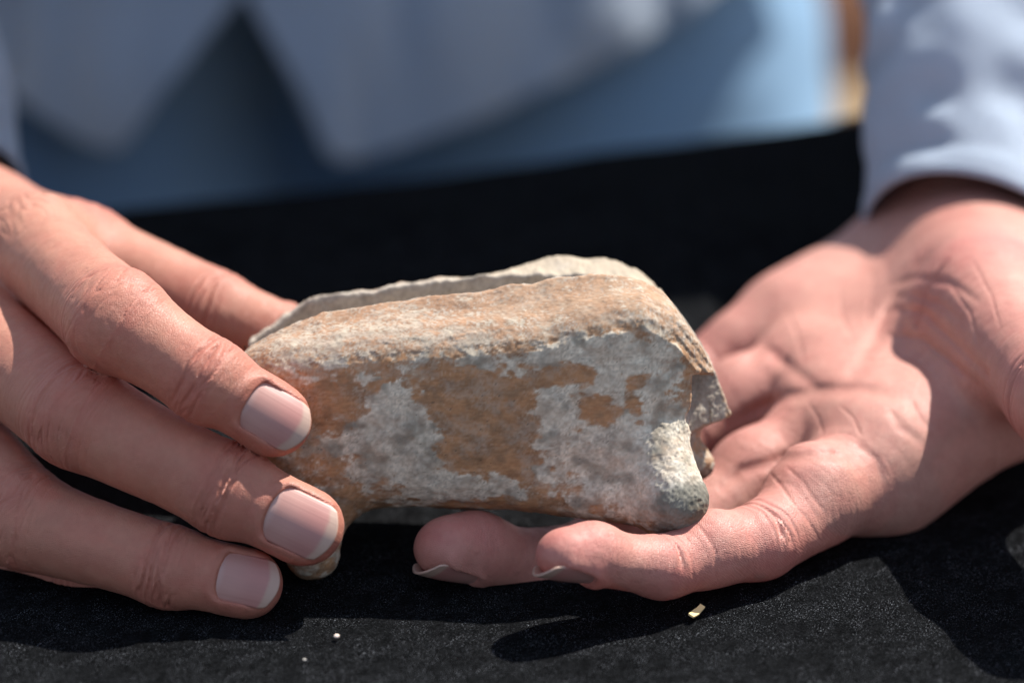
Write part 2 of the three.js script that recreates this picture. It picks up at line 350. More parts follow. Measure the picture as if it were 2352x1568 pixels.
  function creaseD(x, y, z) {
    if (!creases.length) return 0;
    const s = MM * (1 - z / (DIST * 1000)), px = 1176 + x / s, py = 784 - y / s; let g = 0;
    for (const c of creases) {
      if (-z < c.d[0] || -z > c.d[1] || px < c.x0 || px > c.x1 || py < c.y0 || py > c.y1) continue;
      const wx = px + 9 * noise(px * 0.012, py * 0.012, 2.5), wy = py + 9 * noise(px * 0.012, py * 0.012, 8.5);
      let best = 1e9, along = 0;
      for (let i = 0; i + 1 < c.pts.length; i++) {
        const [ax, ay] = c.pts[i], [bx, by] = c.pts[i + 1], ux = bx - ax, uy = by - ay, t = clamp(((wx - ax) * ux + (wy - ay) * uy) / (ux * ux + uy * uy));
        const d = hyp(wx - ax - t * ux, wy - ay - t * uy, 0);
        if (d < best) { best = d; along = (i + t) / (c.pts.length - 1); }
      }
      const w = c.w, end = Math.min(1, along * 5 + 0.15, (1 - along) * 5 + 0.15);
      if (best < w * 3) g += end * c.h * (gauss(best, w) - 0.0);
    }
    return g * 0.62;
  }
  const field = (x, y, z) => {
    let d = base(x, y, z);
    if (d < 1.1 && d > -1.1) {
      if (hit.f >= 0 && hit.d < 3) { const fr = frame(x, y, z); if (fr) d += furrows(fr, x, y, z); }
      d += creaseD(x, y, z);
      d += 0.22 * noise(x * 0.11, y * 0.11, z * 0.11) + 0.05 * noise(x * 0.5, y * 0.5, z * 0.5);
    }
    return d;
  };
  const attr = (p, n) => {
    base(...p);
    const fr = frame(...p);
    let red = 0.3 * fbm(p[0] * 0.09, p[1] * 0.09, p[2] * 0.09, 4) + 0.14 * noise(p[0] * 0.5, p[1] * 0.5, p[2] * 0.5) + 0.1 * noise(p[0] * 1.35, p[1] * 1.35, p[2] * 1.35), uv = [(p[0] + p[2] * 0.45 + 0.2 * p[1]) / 16, (p[1] - p[2] * 0.5) / 16], deep = 0;
    if (fr && hit.d < 4) {
      const { F } = fr, tipT = fr.bone === F.bones.length - 1 ? sstep(-4, 8, fr.s - fr.q.len + 8) : 0;
      red += 0.35 * tipT + (F.pad ? 0.15 : 0);
      for (let j = 1; j < F.bones.length; j++) { const off = fr.bone === j ? fr.s : fr.bone === j - 1 ? fr.s - fr.q.len : 99; red += 0.42 * gauss(off, 6) * (fr.h > 0 ? 1 : 0.5); deep += 0.5 * Math.min(1, Math.max(0, furrows(fr, ...p)) / 0.3) * gauss(off, 7); }
    }
    const c = creaseD(...p); deep += Math.min(0.8, Math.max(0, c) * 1.1);
    if (def.palmUp) red += 0.2 * sstep(-0.2, 0.6, n[1]) + 0.1;
    red = clamp(red + (def.palmUp ? 0.05 : 0.2), -0.2, 1);
    const A = def.palmUp ? [0.62, 0.325, 0.25] : [0.54, 0.25, 0.168], R = def.palmUp ? [0.55, 0.2, 0.165] : [0.50, 0.15, 0.108], k = 1 + 0.1 * fbm(p[0] * 0.3 + 9, p[1] * 0.3, p[2] * 0.3, 3) + 0.045 * noise(p[0] * 1.5, p[1] * 1.5, p[2] * 1.5 + 7);
    let col = V.mul(V.mix(A, R, clamp(red)), k);
    col = V.mix(col, [0.40, 0.14, 0.10], clamp(deep) * (def.palmUp ? 0.22 : 0.5));
    return { color: col, uv };
  };
  function nails(base0) {
    return fingers.filter((F) => F.nf).map((F) => {
      const N = F.nf, top = (u, v) => {                            // u along the nail, v across it
        const w = (v - 0.5) * N.W * (u > 0.86 ? 1 - 0.10 * ((u - 0.86) / 0.14) ** 2 : 1), t0 = -N.L1 + 0.02 * w * w + 0.0016 * w ** 4 - 0.4, t1 = N.L2 - (N.round ?? 0.055) * w * w, t = lerp(t0, t1, u);
        const h = nailH(N, t, w) - 0.12 * sstep(0.08, 0, u);
        const p = V.add(N.o, V.add(V.mul(N.a, t), V.add(V.mul(N.b, w), V.mul(N.n, h))));
        return [...world(p).map((x, i) => x - base0[i]), t / 16, w / 16];
      };
      const nu = 44, nv = 30, g = thicken(nu, nv, (u, v) => top(u, N.mirror ? v : 1 - v), 0.0004), n = g.attributes.position.count, col = new Float32Array(n * 3), half = n / 2;
      for (let i = 0; i < n; i++) {
        const q = i % half, u = (q % (nu + 1)) / nu, v = Math.floor(q / (nu + 1)) / nv, w = (v - 0.5) * 2;
        const freeU = (N.free ?? 0.8) + 0.035 * w * w + 0.01 * noise(w * 4, F.id, 3), fe = sstep(freeU - 0.03, freeU + 0.03, u), lun = sstep(0.2 - 0.12 * w * w, 0.08 - 0.12 * w * w, u), side = sstep(0.85, 1, Math.abs(w));
        let c = V.mix([0.40, 0.205, 0.17], [0.37, 0.165, 0.14], sstep(0.2, 0.75, u));
        c = V.mul(c, 1 + 0.02 * noise(w * 14, F.id * 3, 1) + 0.03 * noise(w * 5, u * 5, F.id));
        c = V.mix(c, [0.46, 0.31, 0.27], 0.6 * lun); c = V.mix(c, [0.46, 0.2, 0.17], 0.5 * side);
        c = V.mix(c, [0.42, 0.325, 0.24], fe * 0.62);
        col.set(c, 3 * i);
      }
      g.setAttribute('color', new THREE.BufferAttribute(col, 3));
      return g;
    });
  }
  return { field, attr, nails, fingers };
}
const LEFT = {                                                     // the hand at the picture's left: backs of the fingers towards us
  k: 9,
  fingers: [
    { id: 1, dorsal: [-0.12, 0.25, 0.96], joints: [[75, 570, 42, 9.8], [268, 738, 4, 9.5], [478, 874, -2, 7.9], [628, 962, -1, 6.9]], nail: { W: 9.9, L1: 6.6, L2: 6.6, R: 7.6, round: 0.1, free: 0.84 } },
    { id: 2, dorsal: [-0.05, 0.12, 0.99], joints: [[-100, 740, 38, 11], [185, 958, 9, 9.8], [525, 1126, 1, 8.4], [698, 1208, -1, 7.4]], nail: { W: 10.8, L1: 6.8, L2: 7.0, R: 8, round: 0.085, free: 0.85 } },
    { id: 3, dorsal: [0.0, 0.22, 0.97], joints: [[-150, 950, 36, 9.8], [50, 1192, 13, 9.3], [388, 1302, 4, 7.5], [566, 1340, 2, 6.6]], nail: { W: 9.3, L1: 5.2, L2: 6.9, R: 7.2, round: 0.1, free: 0.84 } },
    { id: 4, dorsal: [0, 0, 1], joints: [[-180, 1130, 52, 9.5], [-40, 1255, 28, 8], [180, 1310, 20, 6.8], [330, 1330, 16, 5.8]], nail: { W: 8, L1: 5, L2: 5.5, R: 7.5 } },
    { id: 5, waist: 0, join: 8, dorsal: [0.3, 0.55, -0.78], joints: [[-40, 570, 80, 13], [200, 595, 60, 9.9], [490, 722, 50, 8.6], [690, 800, 47, 7.6]], nail: { W: 11, L1: 6.5, L2: 6.5, R: 10 } },
  ],
  palm: [
    [[-240, 430, 108], [75, 570, 44], 13, 9.6], [[-270, 480, 108], [-100, 740, 40], 13, 10.8], [[-300, 540, 108], [-150, 950, 40], 13, 9.8], [[-320, 600, 108], [-190, 1120, 54], 12, 9.6],
    [[-240, 450, 112], [-40, 570, 80], 14, 12], [[75, 590, 50], [150, 600, 62], 8, 8], [[-215, 450, 112], [-480, 60, 190], 19.5, 26],
  ],
};
const RIGHT = {                                                    // the hand at the picture's right: palm up under the fragment
  k: 13, palmUp: true,
  fingers: [
    { id: 11, padK: [1.02, 0.92, 0.88], pad: 0.34, waist: 0.04, dorsal: [-0.1, -0.95, 0.1], joints: [[2010, 1075, 36, 10.6], [1745, 1243, 13, 7.4], [1522, 1303, 1, 6.0], [1300, 1277, -9, 5.6]], nail: { W: 9.2, L1: 5.5, L2: 5.9, round: 0.1, R: 4.6, lift: 0.82, drop: -0.01, free: 0.82 } },
    { id: 12, pad: 0.32, waist: 0.04, dorsal: [-0.1, -0.95, 0.1], joints: [[1930, 985, 52, 11.2], [1560, 1228, 36, 8.2], [1250, 1298, 24, 7.0], [1035, 1264, 12, 7.0]], nail: { W: 10, L1: 5.5, L2: 6.8, round: 0.09, R: 5.0, lift: 0.82, drop: -0.01, free: 0.82 } },
    { id: 13, pad: 0.3, dorsal: [-0.2, -0.9, -0.3], joints: [[1860, 860, 76, 10.6], [1560, 1000, 68, 8], [1400, 1110, 58, 7], [1250, 1150, 52, 6.4]], nail: { W: 9, L1: 5.5, L2: 6, R: 7.5 } },
    { id: 14, pad: 0.3, dorsal: [-0.2, -0.9, -0.3], joints: [[1800, 760, 96, 9.6], [1610, 865, 90, 7.2], [1500, 930, 82, 6.2], [1400, 965, 76, 5.6]], nail: { W: 8, L1: 5, L2: 5.5, R: 7 } },
    { id: 15, join: 9, pad: 0.15, dorsal: [0.8, 0.45, 0.4], joints: [[2240, 640, 92, 15], [2265, 705, 52, 12.6], [2440, 912, 12, 10.6], [2560, 1060, -12, 8.6]], nail: { W: 12, L1: 6.5, L2: 7, R: 10 } },
  ],
  palm: [
    [[2300, 640, 108], [2010, 1075, 38], 13, 10.4], [[2260, 620, 114], [1930, 985, 54], 12, 11], [[2200, 610, 120], [1860, 860, 78], 12, 10.6], [[2140, 610, 126], [1800, 760, 98], 12, 9.8],
    [[2070, 662, 124], [1860, 770, 102], 11.5, 10.5], [[2010, 1060, 40], [1920, 950, 60], 9.6, 9.6], [[2060, 860, 86], [2160, 740, 104], 10, 11], [[2290, 620, 98], [2300, 720, 60], 16, 13], [[2050, 1045, 40], [2390, 905, 48], 9.5, 11], [[2180, 800, 72], [2340, 820, 58], 11, 11],
    [[2240, 600, 118], [2340, 230, 135], 19, 22], [[2340, 230, 135], [2500, -300, 187], 22, 28],
  ],
  creases: [
    { d: [-10, 130], w: 4.2, h: 0.28, pts: [[1760, 1075], [1800, 1120], [1850, 1180], [1880, 1240]] },
    { d: [-10, 130], w: 4.2, h: 0.22, pts: [[1800, 1065], [1850, 1110], [1900, 1190]] },
    { d: [-10, 130], w: 4.2, h: 0.22, pts: [[1930, 930], [1960, 960], [1975, 1000]] },
    { d: [-10, 130], w: 4.2, h: 0.20, pts: [[1860, 920], [1880, 960], [1890, 1010]] },
    { d: [-10, 130], w: 4.2, h: 0.25, pts: [[1800, 700], [1830, 760], [1850, 830]] },
    { d: [-10, 130], w: 4.2, h: 0.22, pts: [[1920, 650], [1930, 720], [1960, 780]] },
    { d: [-10, 130], w: 4.2, h: 0.20, pts: [[2010, 600], [2000, 680], [1990, 750]] },
    { d: [-10, 130], w: 4.2, h: 0.25, pts: [[2180, 640], [2230, 720], [2250, 800]] },
    { d: [-10, 130], w: 4.2, h: 0.20, pts: [[2230, 590], [2280, 680], [2300, 760]] },
    { d: [-10, 130], w: 4.2, h: 0.22, pts: [[1400, 1225], [1420, 1270], [1425, 1330]] },
    { d: [-10, 130], w: 4.2, h: 0.24, pts: [[1600, 1200], [1640, 1270], [1650, 1340]] },
    { d: [-10, 130], w: 4.2, h: 0.20, pts: [[1570, 1230], [1590, 1280], [1590, 1340]] },
    { d: [20, 130], w: 18, h: 0.99, pts: [[1940, 890], [2000, 790], [2060, 690], [2110, 620], [2150, 570]] },        // the long line round the ball of the thumb
    { d: [20, 130], w: 10, h: 0.62, pts: [[2000, 740], [2060, 712], [2130, 722], [2200, 790], [2270, 860], [2330, 940]] },
    { d: [20, 130], w: 9, h: 0.56, pts: [[1975, 815], [2040, 775], [2120, 780], [2190, 835], [2260, 900]] },
    { d: [20, 130], w: 9, h: 0.37, pts: [[1960, 862], [2030, 820], [2100, 830], [2150, 870]] },
    { d: [20, 130], w: 10, h: 0.43, pts: [[2060, 660], [2120, 640], [2190, 650], [2260, 700]] },
    { d: [20, 130], w: 10, h: 0.37, pts: [[2040, 700], [2100, 680], [2170, 700], [2220, 750]] },
    { d: [20, 130], w: 16, h: 0.74, pts: [[1690, 870], [1760, 800], [1830, 850], [1900, 905]] },
    { d: [10, 90], w: 12, h: 0.43, pts: [[2040, 930], [2065, 980], [2120, 1020]] },
    { d: [10, 90], w: 9, h: 0.31, pts: [[2085, 905], [2110, 960], [2140, 985]] },
    { d: [0, 60], w: 10, h: 0.43, pts: [[1960, 1010], [2010, 1050], [2030, 1110]] },
    { d: [0, 60], w: 9, h: 0.31, pts: [[1900, 1040], [1950, 1060], [1975, 1090]] },
    { d: [-5, 70], w: 16, h: 1.1, pts: [[1640, 1130], [1700, 1080], [1800, 1052], [1890, 1047], [1970, 1050]] },
    { d: [10, 95], w: 16, h: 1.1, pts: [[1660, 985], [1750, 932], [1820, 908], [1900, 896], [1990, 896], [2060, 908]] },
  ],
};
const left = makeHand(LEFT), right = makeHand(RIGHT);

// ---------------------------------------------------------------- the person
const bodyBase = [-0.084, 0, -0.47];
const person = new THREE.Group(); person.name = 'person'; person.position.set(...bodyBase); scene.add(person);
tag(person, 'person in pale shirt and blue jeans holding a pottery fragment in both hands', 'person');
const YAW = 20 * Math.PI / 180, bodyAt = (x, y, z) => [bodyBase[0] + x * Math.cos(YAW) + z * Math.sin(YAW), y, bodyBase[2] - x * Math.sin(YAW) + z * Math.cos(YAW)];   // the body faces a little to the right
const capW = (x, y, z, a, b, r0, r1) => { const ux = b[0] - a[0], uy = b[1] - a[1], uz = b[2] - a[2], dx = x - a[0], dy = y - a[1], dz = z - a[2], t = clamp((dx * ux + dy * uy + dz * uz) / (ux * ux + uy * uy + uz * uz)); return hyp(dx - t * ux, dy - t * uy, dz - t * uz) - lerp(r0, r1, t); };
const endL = world(at(-700, -310, 262)), endR = world(at(2640, -740, 242));
const elbowL = world(at(-480, 60, 190)), elbowR = world(at(2500, -300, 187));
const shoulderL = bodyAt(-0.18, 1.34, 0.13), shoulderR = bodyAt(0.225, 1.34, 0.14), backL = bodyAt(-0.22, 1.06, 0.02), backR = [0.25, 1.0, -0.36];
{
  const G = [];
  G.push(toWorld(meshField(left.field, [-150, -60, -200], [-20, 90, 20], 0.38, left.attr), bodyBase));
  G.push(toWorld(meshField(right.field, [-25, -60, -160], [140, 90, 30], 0.4, right.attr), bodyBase));
  const f = (x, y, z) => {                                        // in mm round the body's base: arms inside the sleeves, torso inside the shirt, hips and legs inside the jeans
    const X = bodyBase[0] + x / 1000, Y = y / 1000, Z = bodyBase[2] + z / 1000;
    let d = Math.min(capW(X, Y, Z, elbowL, endL, 0.026, 0.029), capW(X, Y, Z, endL, backL, 0.029, 0.034)); d = smin(d, capW(X, Y, Z, backL, shoulderL, 0.034, 0.042), 0.01);
    let e = Math.min(capW(X, Y, Z, elbowR, endR, 0.026, 0.029), capW(X, Y, Z, endR, backR, 0.029, 0.034)); e = smin(e, capW(X, Y, Z, backR, shoulderR, 0.034, 0.042), 0.01);
    d = Math.min(d, e);
    d = smin(d, capW(X, Y, Z, bodyAt(-0.05, 0.85, -0.02), bodyAt(-0.07, 1.28, 0.07), 0.075, 0.07), 0.02); d = smin(d, capW(X, Y, Z, bodyAt(0.05, 0.85, -0.02), bodyAt(0.07, 1.28, 0.07), 0.075, 0.07), 0.03);
    d = smin(d, capW(X, Y, Z, bodyAt(0, 1.3, 0.1), bodyAt(0, 1.42, 0.14), 0.07, 0.055), 0.05);
    for (const s of [-1, 1]) d = smin(d, capW(X, Y, Z, bodyAt(0.078 * s, 0.86, -0.02), bodyAt(0.09 * s, 0.48, 0.1), 0.08, 0.05), 0.02); for (const s of [-1, 1]) d = smin(d, capW(X, Y, Z, bodyAt(0.09 * s, 0.48, 0.1), bodyAt(0.09 * s, 0.05, 0.0), 0.05, 0.035), 0.02);
    return d * 1000;
  };
    G.push((() => { const g = meshField(f, [-420, 20, -260], [420, 1480, 330], 9, () => ({ color: [0.6, 0.33, 0.24], uv: [0, 0] })); g.scale(0.001, 0.001, 0.001); return g; })());
  mesh('body', mergeGeometries(G), M.skin, person);
  for (const g of [...left.nails(bodyBase), ...right.nails(bodyBase)]) mesh('fingernail', g, M.nail, person);
}
{
  const f = (x, y, z) => {
    const X = bodyBase[0] + x / 1000, Y = y / 1000, Z = bodyBase[2] + z / 1000;
    let d = 1e9;
    for (const s of [-1, 1]) d = smin(d, capW(X, Y, Z, bodyAt(0.078 * s, 0.86, -0.02), bodyAt(0.09 * s, 0.48, 0.1), 0.094, 0.075), 0.018); for (const s of [-1, 1]) d = smin(d, capW(X, Y, Z, bodyAt(0.09 * s, 0.48, 0.1), bodyAt(0.09 * s, 0.09, 0.0), 0.075, 0.06), 0.018);
    d = smin(d, capW(X, Y, Z, bodyAt(-0.055, 0.90, -0.01), bodyAt(0.055, 0.90, -0.01), 0.1, 0.1), 0.05);
    d += 0.003 * noise(x * 0.012, y * 0.02, z * 0.012) + 0.0012 * noise(x * 0.04, y * 0.08, z * 0.04);
    return d * 1000;
  };
  const g = meshField(f, [-320, 60, -220], [320, 1060, 260], 6, (p) => ({ color: V.mul(V.mix([0.048, 0.10, 0.21], [0.27, 0.43, 0.61], clamp(sstep(-40, 110, p[0] + 70) * 0.9 + 0.25 * fbm(p[0] * 0.02, p[1] * 0.012, p[2] * 0.02, 3))), 1), uv: [p[0] / 40, p[1] / 40] }));  // shaded left and sunlit right of the jeans are painted into the denim colour
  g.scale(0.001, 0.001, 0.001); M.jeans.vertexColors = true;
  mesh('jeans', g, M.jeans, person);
}
// shirt: two open front tails over the jeans, sleeves to the wrists
{
  const bodyFront = (x, y) => {                                   // depth in mm of the shirt's front at a sideways place (modelling frame)
    const c = local(bodyAt(0, 0.74, 0)), a = 205, u = clamp((x - c[0]) / a, -0.98, 0.98);
    return -(c[2]) - 128 * Math.sqrt(1 - u * u) + 0.34 * (x - c[0]) * 0.8;
  };
  const tail = (x0, x1, hem, phase) => (u, v) => {
    const px = lerp(x0, x1, u), bottom = hem(px), top = -900; let d = 350;
    const py = lerp(top, bottom, v ** 0.6);
    for (let i = 0; i < 3; i++) d = bodyFront(at(px, py, d)[0]);
    d += 7 * noise(px * 0.004 + phase, py * 0.0015, 3) + 2 * noise(px * 0.012 + phase, py * 0.004, 9) - 5 - 0.13 * (at(px, py, d)[1] - 48);
    const p = at(px, py, d);
    return [...world(p).map((q, i) => q - bodyBase[i]), p[0] / 8, p[1] / 8];
  };
  const hemL = (px) => tab(px, [[-700, -250], [-400, -60], [-150, 90], [0, 190], [90, 265], [180, 322], [250, 342], [275, 338], [555, -20], [640, -160], [700, -280]]);
  const hemR = (px) => tab(px, [[380, -400], [560, -20], [690, 215], [745, 345], [770, 368], [800, 368], [900, 345], [1100, 272], [1300, 180], [1450, 105], [1600, 15], [1800, -160], [2000, -350]]);
  const gl = thicken(120, 60, tail(-700, 640, hemL, 1), 0.0012), gr = thicken(140, 60, tail(420, 1950, hemR, 6), 0.0012);
  const shirt = mesh('shirt', new THREE.BufferGeometry(), M.shirt, person);
  mesh('shirt_tail', gl, M.shirt, shirt); mesh('shirt_tail', gr, M.shirt, shirt);
  const sleeve = (pts, r0, r1, cut, folds, id) => {               // a loose tube round the forearm, from the cuff up
    const P = pts.map((p) => new THREE.Vector3(...p)), curve = new THREE.CatmullRomCurve3(P), n = 90, frames = curve.computeFrenetFrames(n, false);
    const ref = new THREE.Vector3(0, 0, 1);
    return thicken(120, n, (u, v) => {
      const t = v, c = curve.getPoint(t), T = curve.getTangent(t), a = u * 2 * Math.PI;
      const X = new THREE.Vector3().crossVectors(T, ref).normalize(), Y = new THREE.Vector3().crossVectors(X, T).normalize();
      let r = lerp(r0, r1, t) * (1 + folds * (0.5 * noise(Math.cos(a) * 1.6 + id, Math.sin(a) * 1.6, t * 9) + 0.35 * noise(Math.cos(a) * 3 + id, Math.sin(a) * 3 + t * 3, t * 22)) * sstep(0, 0.12, t + 0.02));
      if (t < 0.05) r *= 1.0 + 0.03 * sstep(0.05, 0.03, t);
      const q = c.clone().addScaledVector(X, Math.cos(a) * r).addScaledVector(Y, Math.sin(a) * r).addScaledVector(T, cut(a) * (1 - t) ** 4);
      return [q.x - bodyBase[0], q.y - bodyBase[1], q.z - bodyBase[2], u * 2 * Math.PI * 28 / 8, t * curve.getLength() * 1000 / 8];
    }, 0.001);
  };
  mesh('sleeve', sleeve([at(2278, 622, 104), at(2362, 140, 135), at(2500, -300, 185), at(2640, -760, 245)].map(world), 0.0265, 0.052, (a) => -0.007 * Math.cos(a), 0.16, 3), M.shirt, shirt);
  mesh('sleeve', sleeve([at(-195, 490, 116), at(-292, 200, 138), at(-440, -120, 190), at(-760, -360, 280)].map(world), 0.0225, 0.040, () => 0, 0.14, 8), M.shirt, shirt);
  const f = (x, y, z) => {                                        // the rest of the shirt: a loose trunk and the upper sleeves
    const X = bodyBase[0] + x / 1000, Y = y / 1000, Z = bodyBase[2] + z / 1000;
    let d = capW(X, Y, Z, endL, backL, 0.042, 0.054); d = smin(d, capW(X, Y, Z, backL, shoulderL, 0.056, 0.066), 0.03);
    let e = capW(X, Y, Z, endR, backR, 0.044, 0.056); e = smin(e, capW(X, Y, Z, backR, shoulderR, 0.06, 0.075), 0.03);
    let t = 1; for (const s of [-0.07, 0.07]) t = smin(t, capW(X, Y, Z, bodyAt(s, 0.925, 0), bodyAt(s * 1.3, 1.31, 0.09), 0.134, 0.112), 0.06);
    d = smin(Math.min(d, e), t, 0.04) + 0.005 * noise(x * 0.012, y * 0.02, z * 0.012) + 0.002 * noise(x * 0.04, y * 0.05, z * 0.04);
    return d * 1000;
  };
  const g = meshField(f, [-460, 780, -260], [460, 1460, 400], 8, () => ({ color: [1, 1, 1] }));
  g.scale(0.001, 0.001, 0.001); g.deleteAttribute('color');
  shirt.geometry = g;
}

// ---------------------------------------------------------------- the pottery fragment: a broken hollow trough with stub legs
{
  const RIMY = [[-52, -3.5], [-48.9, -1], [-43, 2.2], [-34.9, 5.5], [-22, 7.5], [-6, 9.5], [6, 11.5], [14.7, 12.5], [20.3, 12.2], [24.3, 11.1], [28, 9.4], [33, 3], [37, -3.5], [41, -13]];
  const BRIMY = [[-52, -1], [-46, 2.5], [-38.9, 7.6], [-26, 9.3], [-14, 11.8], [-6, 13.3], [2, 14.6], [7, 15.7], [11.5, 16], [18, 15.6], [23.5, 14.2], [27, 11.8], [29, 9.5], [33, 3], [37, -3.5], [41, -13]];
  const RIDGE = [[-52, -7.5], [-43, -4.2], [-28, -2.2], [-14, -1.4], [6, 0.2], [16, 2.6], [24, 4.4], [30, 1], [36, -6], [41, -14]];
  const BOT = [[-52, -29], [-30, -30.5], [-14, -30.8], [6, -31.4], [15, -31.8], [20, -32.4], [26, -32], [33, -28], [41, -22]];
  const NS = 30, X0 = -56, X1 = 46, slices = [];
  for (let X = X0; X <= X1; X++) {
    const yr = tab(X, RIMY) - 0.6, yb = tab(X, BRIMY) * 1.04 - 0.4, yg = tab(X, RIDGE), yo = tab(X, BOT) + 2.4, tilt = -0.06 * (-X) * 1;
    const wrap = X > 18 ? Math.sqrt(Math.max(0.02, 1 - ((X - 18) / 23) ** 2)) : X < -40 ? Math.sqrt(Math.max(0.3, 1 - ((-40 - X) / 18) ** 2)) : 1;
    const zc = -27, zz = (z) => zc + (z - zc) * wrap + tilt * wrap;
    const pts = [[yr + 2.2, zz(-14.2)], [yr, zz(-13)], [lerp(yr, yg, 0.5), zz(-9.2)], [yg + 1.6, zz(-5.2)], [yg - 1.2, zz(-3.9)], [yg - 5, zz(-4.6)], [lerp(yg, yo, 0.5), zz(-6.6)], [lerp(yg, yo, 0.8), zz(-9.5)], [yo + 1, zz(-13)], [yo, zz(-19)], [yo + 10, zz(-30)], [yo + 18, zz(-35)], [-4, zz(-37)], [yb, zz(-32)], [yb + 3, zz(-31.5)]];
    const c = new THREE.CatmullRomCurve3(pts.map((p) => new THREE.Vector3(0, p[0], p[1])), false, 'centripetal'), out = new Float32Array(2 * (NS + 1));
    for (let i = 0; i <= NS; i++) { const q = c.getPoint(i / NS); out[2 * i] = q.y; out[2 * i + 1] = q.z; }
    slices.push(out);
  }
  const slopes = slices.map((A, i) => { const P = slices[Math.max(0, i - 2)], Q = slices[Math.min(slices.length - 1, i + 2)], k = Math.min(slices.length - 1, i + 2) - Math.max(0, i - 2), o = new Float32Array(2 * (NS + 1)); for (let n = 0; n < o.length; n++) o[n] = (Q[n] - P[n]) / k; return o; });
  const info = { s: 0, front: 0 };
  function wall(x, y, z) {
    const f = clamp((x - X0), 0, slices.length - 1.001), i = Math.floor(f), t = f - i, A = slices[i], B = slices[i + 1], SA = slopes[i], SB = slopes[i + 1];
    let best = 1e9, bs = 0, bn = 1, bk = 0, by = 0, bz = 0, py = lerp(A[0], B[0], t), pz = lerp(A[1], B[1], t);
    for (let n = 1; n <= NS; n++) {
      const qy = lerp(A[2 * n], B[2 * n], t), qz = lerp(A[2 * n + 1], B[2 * n + 1], t), uy = qy - py, uz = qz - pz, k = clamp(((y - py) * uy + (z - pz) * uz) / (uy * uy + uz * uz + 1e-9));
      const ey = y - py - k * uy, ez = z - pz - k * uz, d = ey * ey + ez * ez;
      if (d < best) { best = d; bs = (n - 1 + k) / NS; bn = n; bk = k; by = ey; bz = ez; info.out = uy * ez - uz * ey; }
      py = qy; pz = qz;
    }
    info.s = bs;
    const dl = Math.sqrt(best) + 1e-6, sy = lerp(lerp(SA[2 * bn - 2], SA[2 * bn], bk), lerp(SB[2 * bn - 2], SB[2 * bn], bk), t), sz = lerp(lerp(SA[2 * bn - 1], SA[2 * bn + 1], bk), lerp(SB[2 * bn - 1], SB[2 * bn + 1], bk), t), slope = Math.abs(sy * by + sz * bz) / dl;
    const sl = Math.min(slope, 2.2), den = Math.sqrt(1 + sl * sl);
    const th = lerp(2.3, 2.7, sstep(0.05, 0.3, bs)) - 0.5 * sstep(0.85, 1, bs) * sstep(2, -10, x) + 1.1 * sstep(0.8, 1, bs) * sstep(-6, 12, x);
    return Math.max((Math.sqrt(best)) / den - th, X0 + 5.5 - x);
  }
  const lobe = [[22, 9], [28, 10], [31, 6.5], [37.2, -3], [40.4, -11.5], [40.3, -14], [36.5, -15.5], [33, -17.8], [24, -19], [20, -6]];
  function poly(x, y, P) {
    let d = 1e9, s = 1;
    for (let i = 0, j = P.length - 1; i < P.length; j = i++) {
      const ex = P[j][0] - P[i][0], ey = P[j][1] - P[i][1], wx = x - P[i][0], wy = y - P[i][1], t = clamp((wx * ex + wy * ey) / (ex * ex + ey * ey)), bx = wx - ex * t, by = wy - ey * t;
      d = Math.min(d, bx * bx + by * by);
      const c1 = y >= P[i][1], c2 = y < P[j][1], c3 = ex * wy > ey * wx;
      if ((c1 && c2 && c3) || (!c1 && !c2 && !c3)) s = -s;
    }
    return s * Math.sqrt(d);
  }
  const cap = (x, y, z, a, b, r0, r1) => capW(x, y, z, a, b, r0, r1);
  const shape = (x, y, z) => {
    let d = wall(x, y, z);
    d = smax(d, Math.max(((x - 29) * 12.5 + (y - 9.5) * 8) / 14.84, ((x - 37) * 9 + (y + 3) * 3.7) / 9.73) - 0.2, 1.5);
    const top = z > -21.5 ? tab(x, RIMY) + 0.15 * noise(x * 0.9, 3, z * 0.5) + 0.25 * noise(x * 0.25, 8, 1) : tab(x, BRIMY) * 1.03 - 1.3 + 1.9 * sstep(2, -25, x) + 0.35 * noise(x * 0.23, 5, z * 0.2) + 0.25 * noise(x * 0.8, 5, z * 0.3) + 0.1 * noise(x * 2.1, 9, z) - (z + 34) * lerp(0.05, 0.6, sstep(-6, 8, x)) + 0.9 * sstep(-6, 8, x);
    d = smax(d, y - top, z > -21.5 ? 0.5 : 0.7);
    const jag = 0.7 * noise(y * 0.35, z * 0.35, 4) + 0.3 * noise(y * 1.1, z * 1.1, 8);               // front wall broken away at the right end
    d = smax(d, -Math.max(33 + jag - x, y + 6 + jag, -21 - z), 0.6);
    const L = Math.max(poly(x, y, lobe) + 1.6, Math.abs(z + 25 + 0.25 * (x - 30)) - 4.6) - 1.6 + 0.0;
    d = smin(d, L, 1.6);
    d = smax(d, -Math.max(32.2 + jag * 0.6 - x, y + 17.6 - 0.42 * (x - 33)), 0.7);
    d = smin(d, Math.max(Math.abs(z + 24) - 9, y - (tab(x, RIMY) - 7 + 0.6 * noise(x * 0.2, z * 0.3, 6)), tab(x, RIMY) - 12 - y, x - 24, -48 - x), 1.5);
    // stub legs
    d = smin(d, cap(x, y, z, [4, -26.5, -13], [26, -30, -9.5], 4.6, 4.8), 3);
    d = smin(d, cap(x, y, z, [25.5, -20, -10.5], [30.6, -29.6, -5.5], 7.2, 5.8), 3.2);
    d = smin(d, cap(x, y, z, [25, -27, -10], [27.5, -30.5, -8], 5.5, 4.8), 3);
    d = smin(d, cap(x, y, z, [29, -17, -29], [35.3, -23.2, -27], 4.6, 3.3), 3);
    d = smin(d, cap(x, y, z, [-37, -24, -18], [-37.5, -39.5, -16], 7, 5.2), 9);
    d = smin(d, cap(x, y, z, [-37, -24, -30], [-39, -36, -32], 6, 4.4), 8);
    return d;
  };
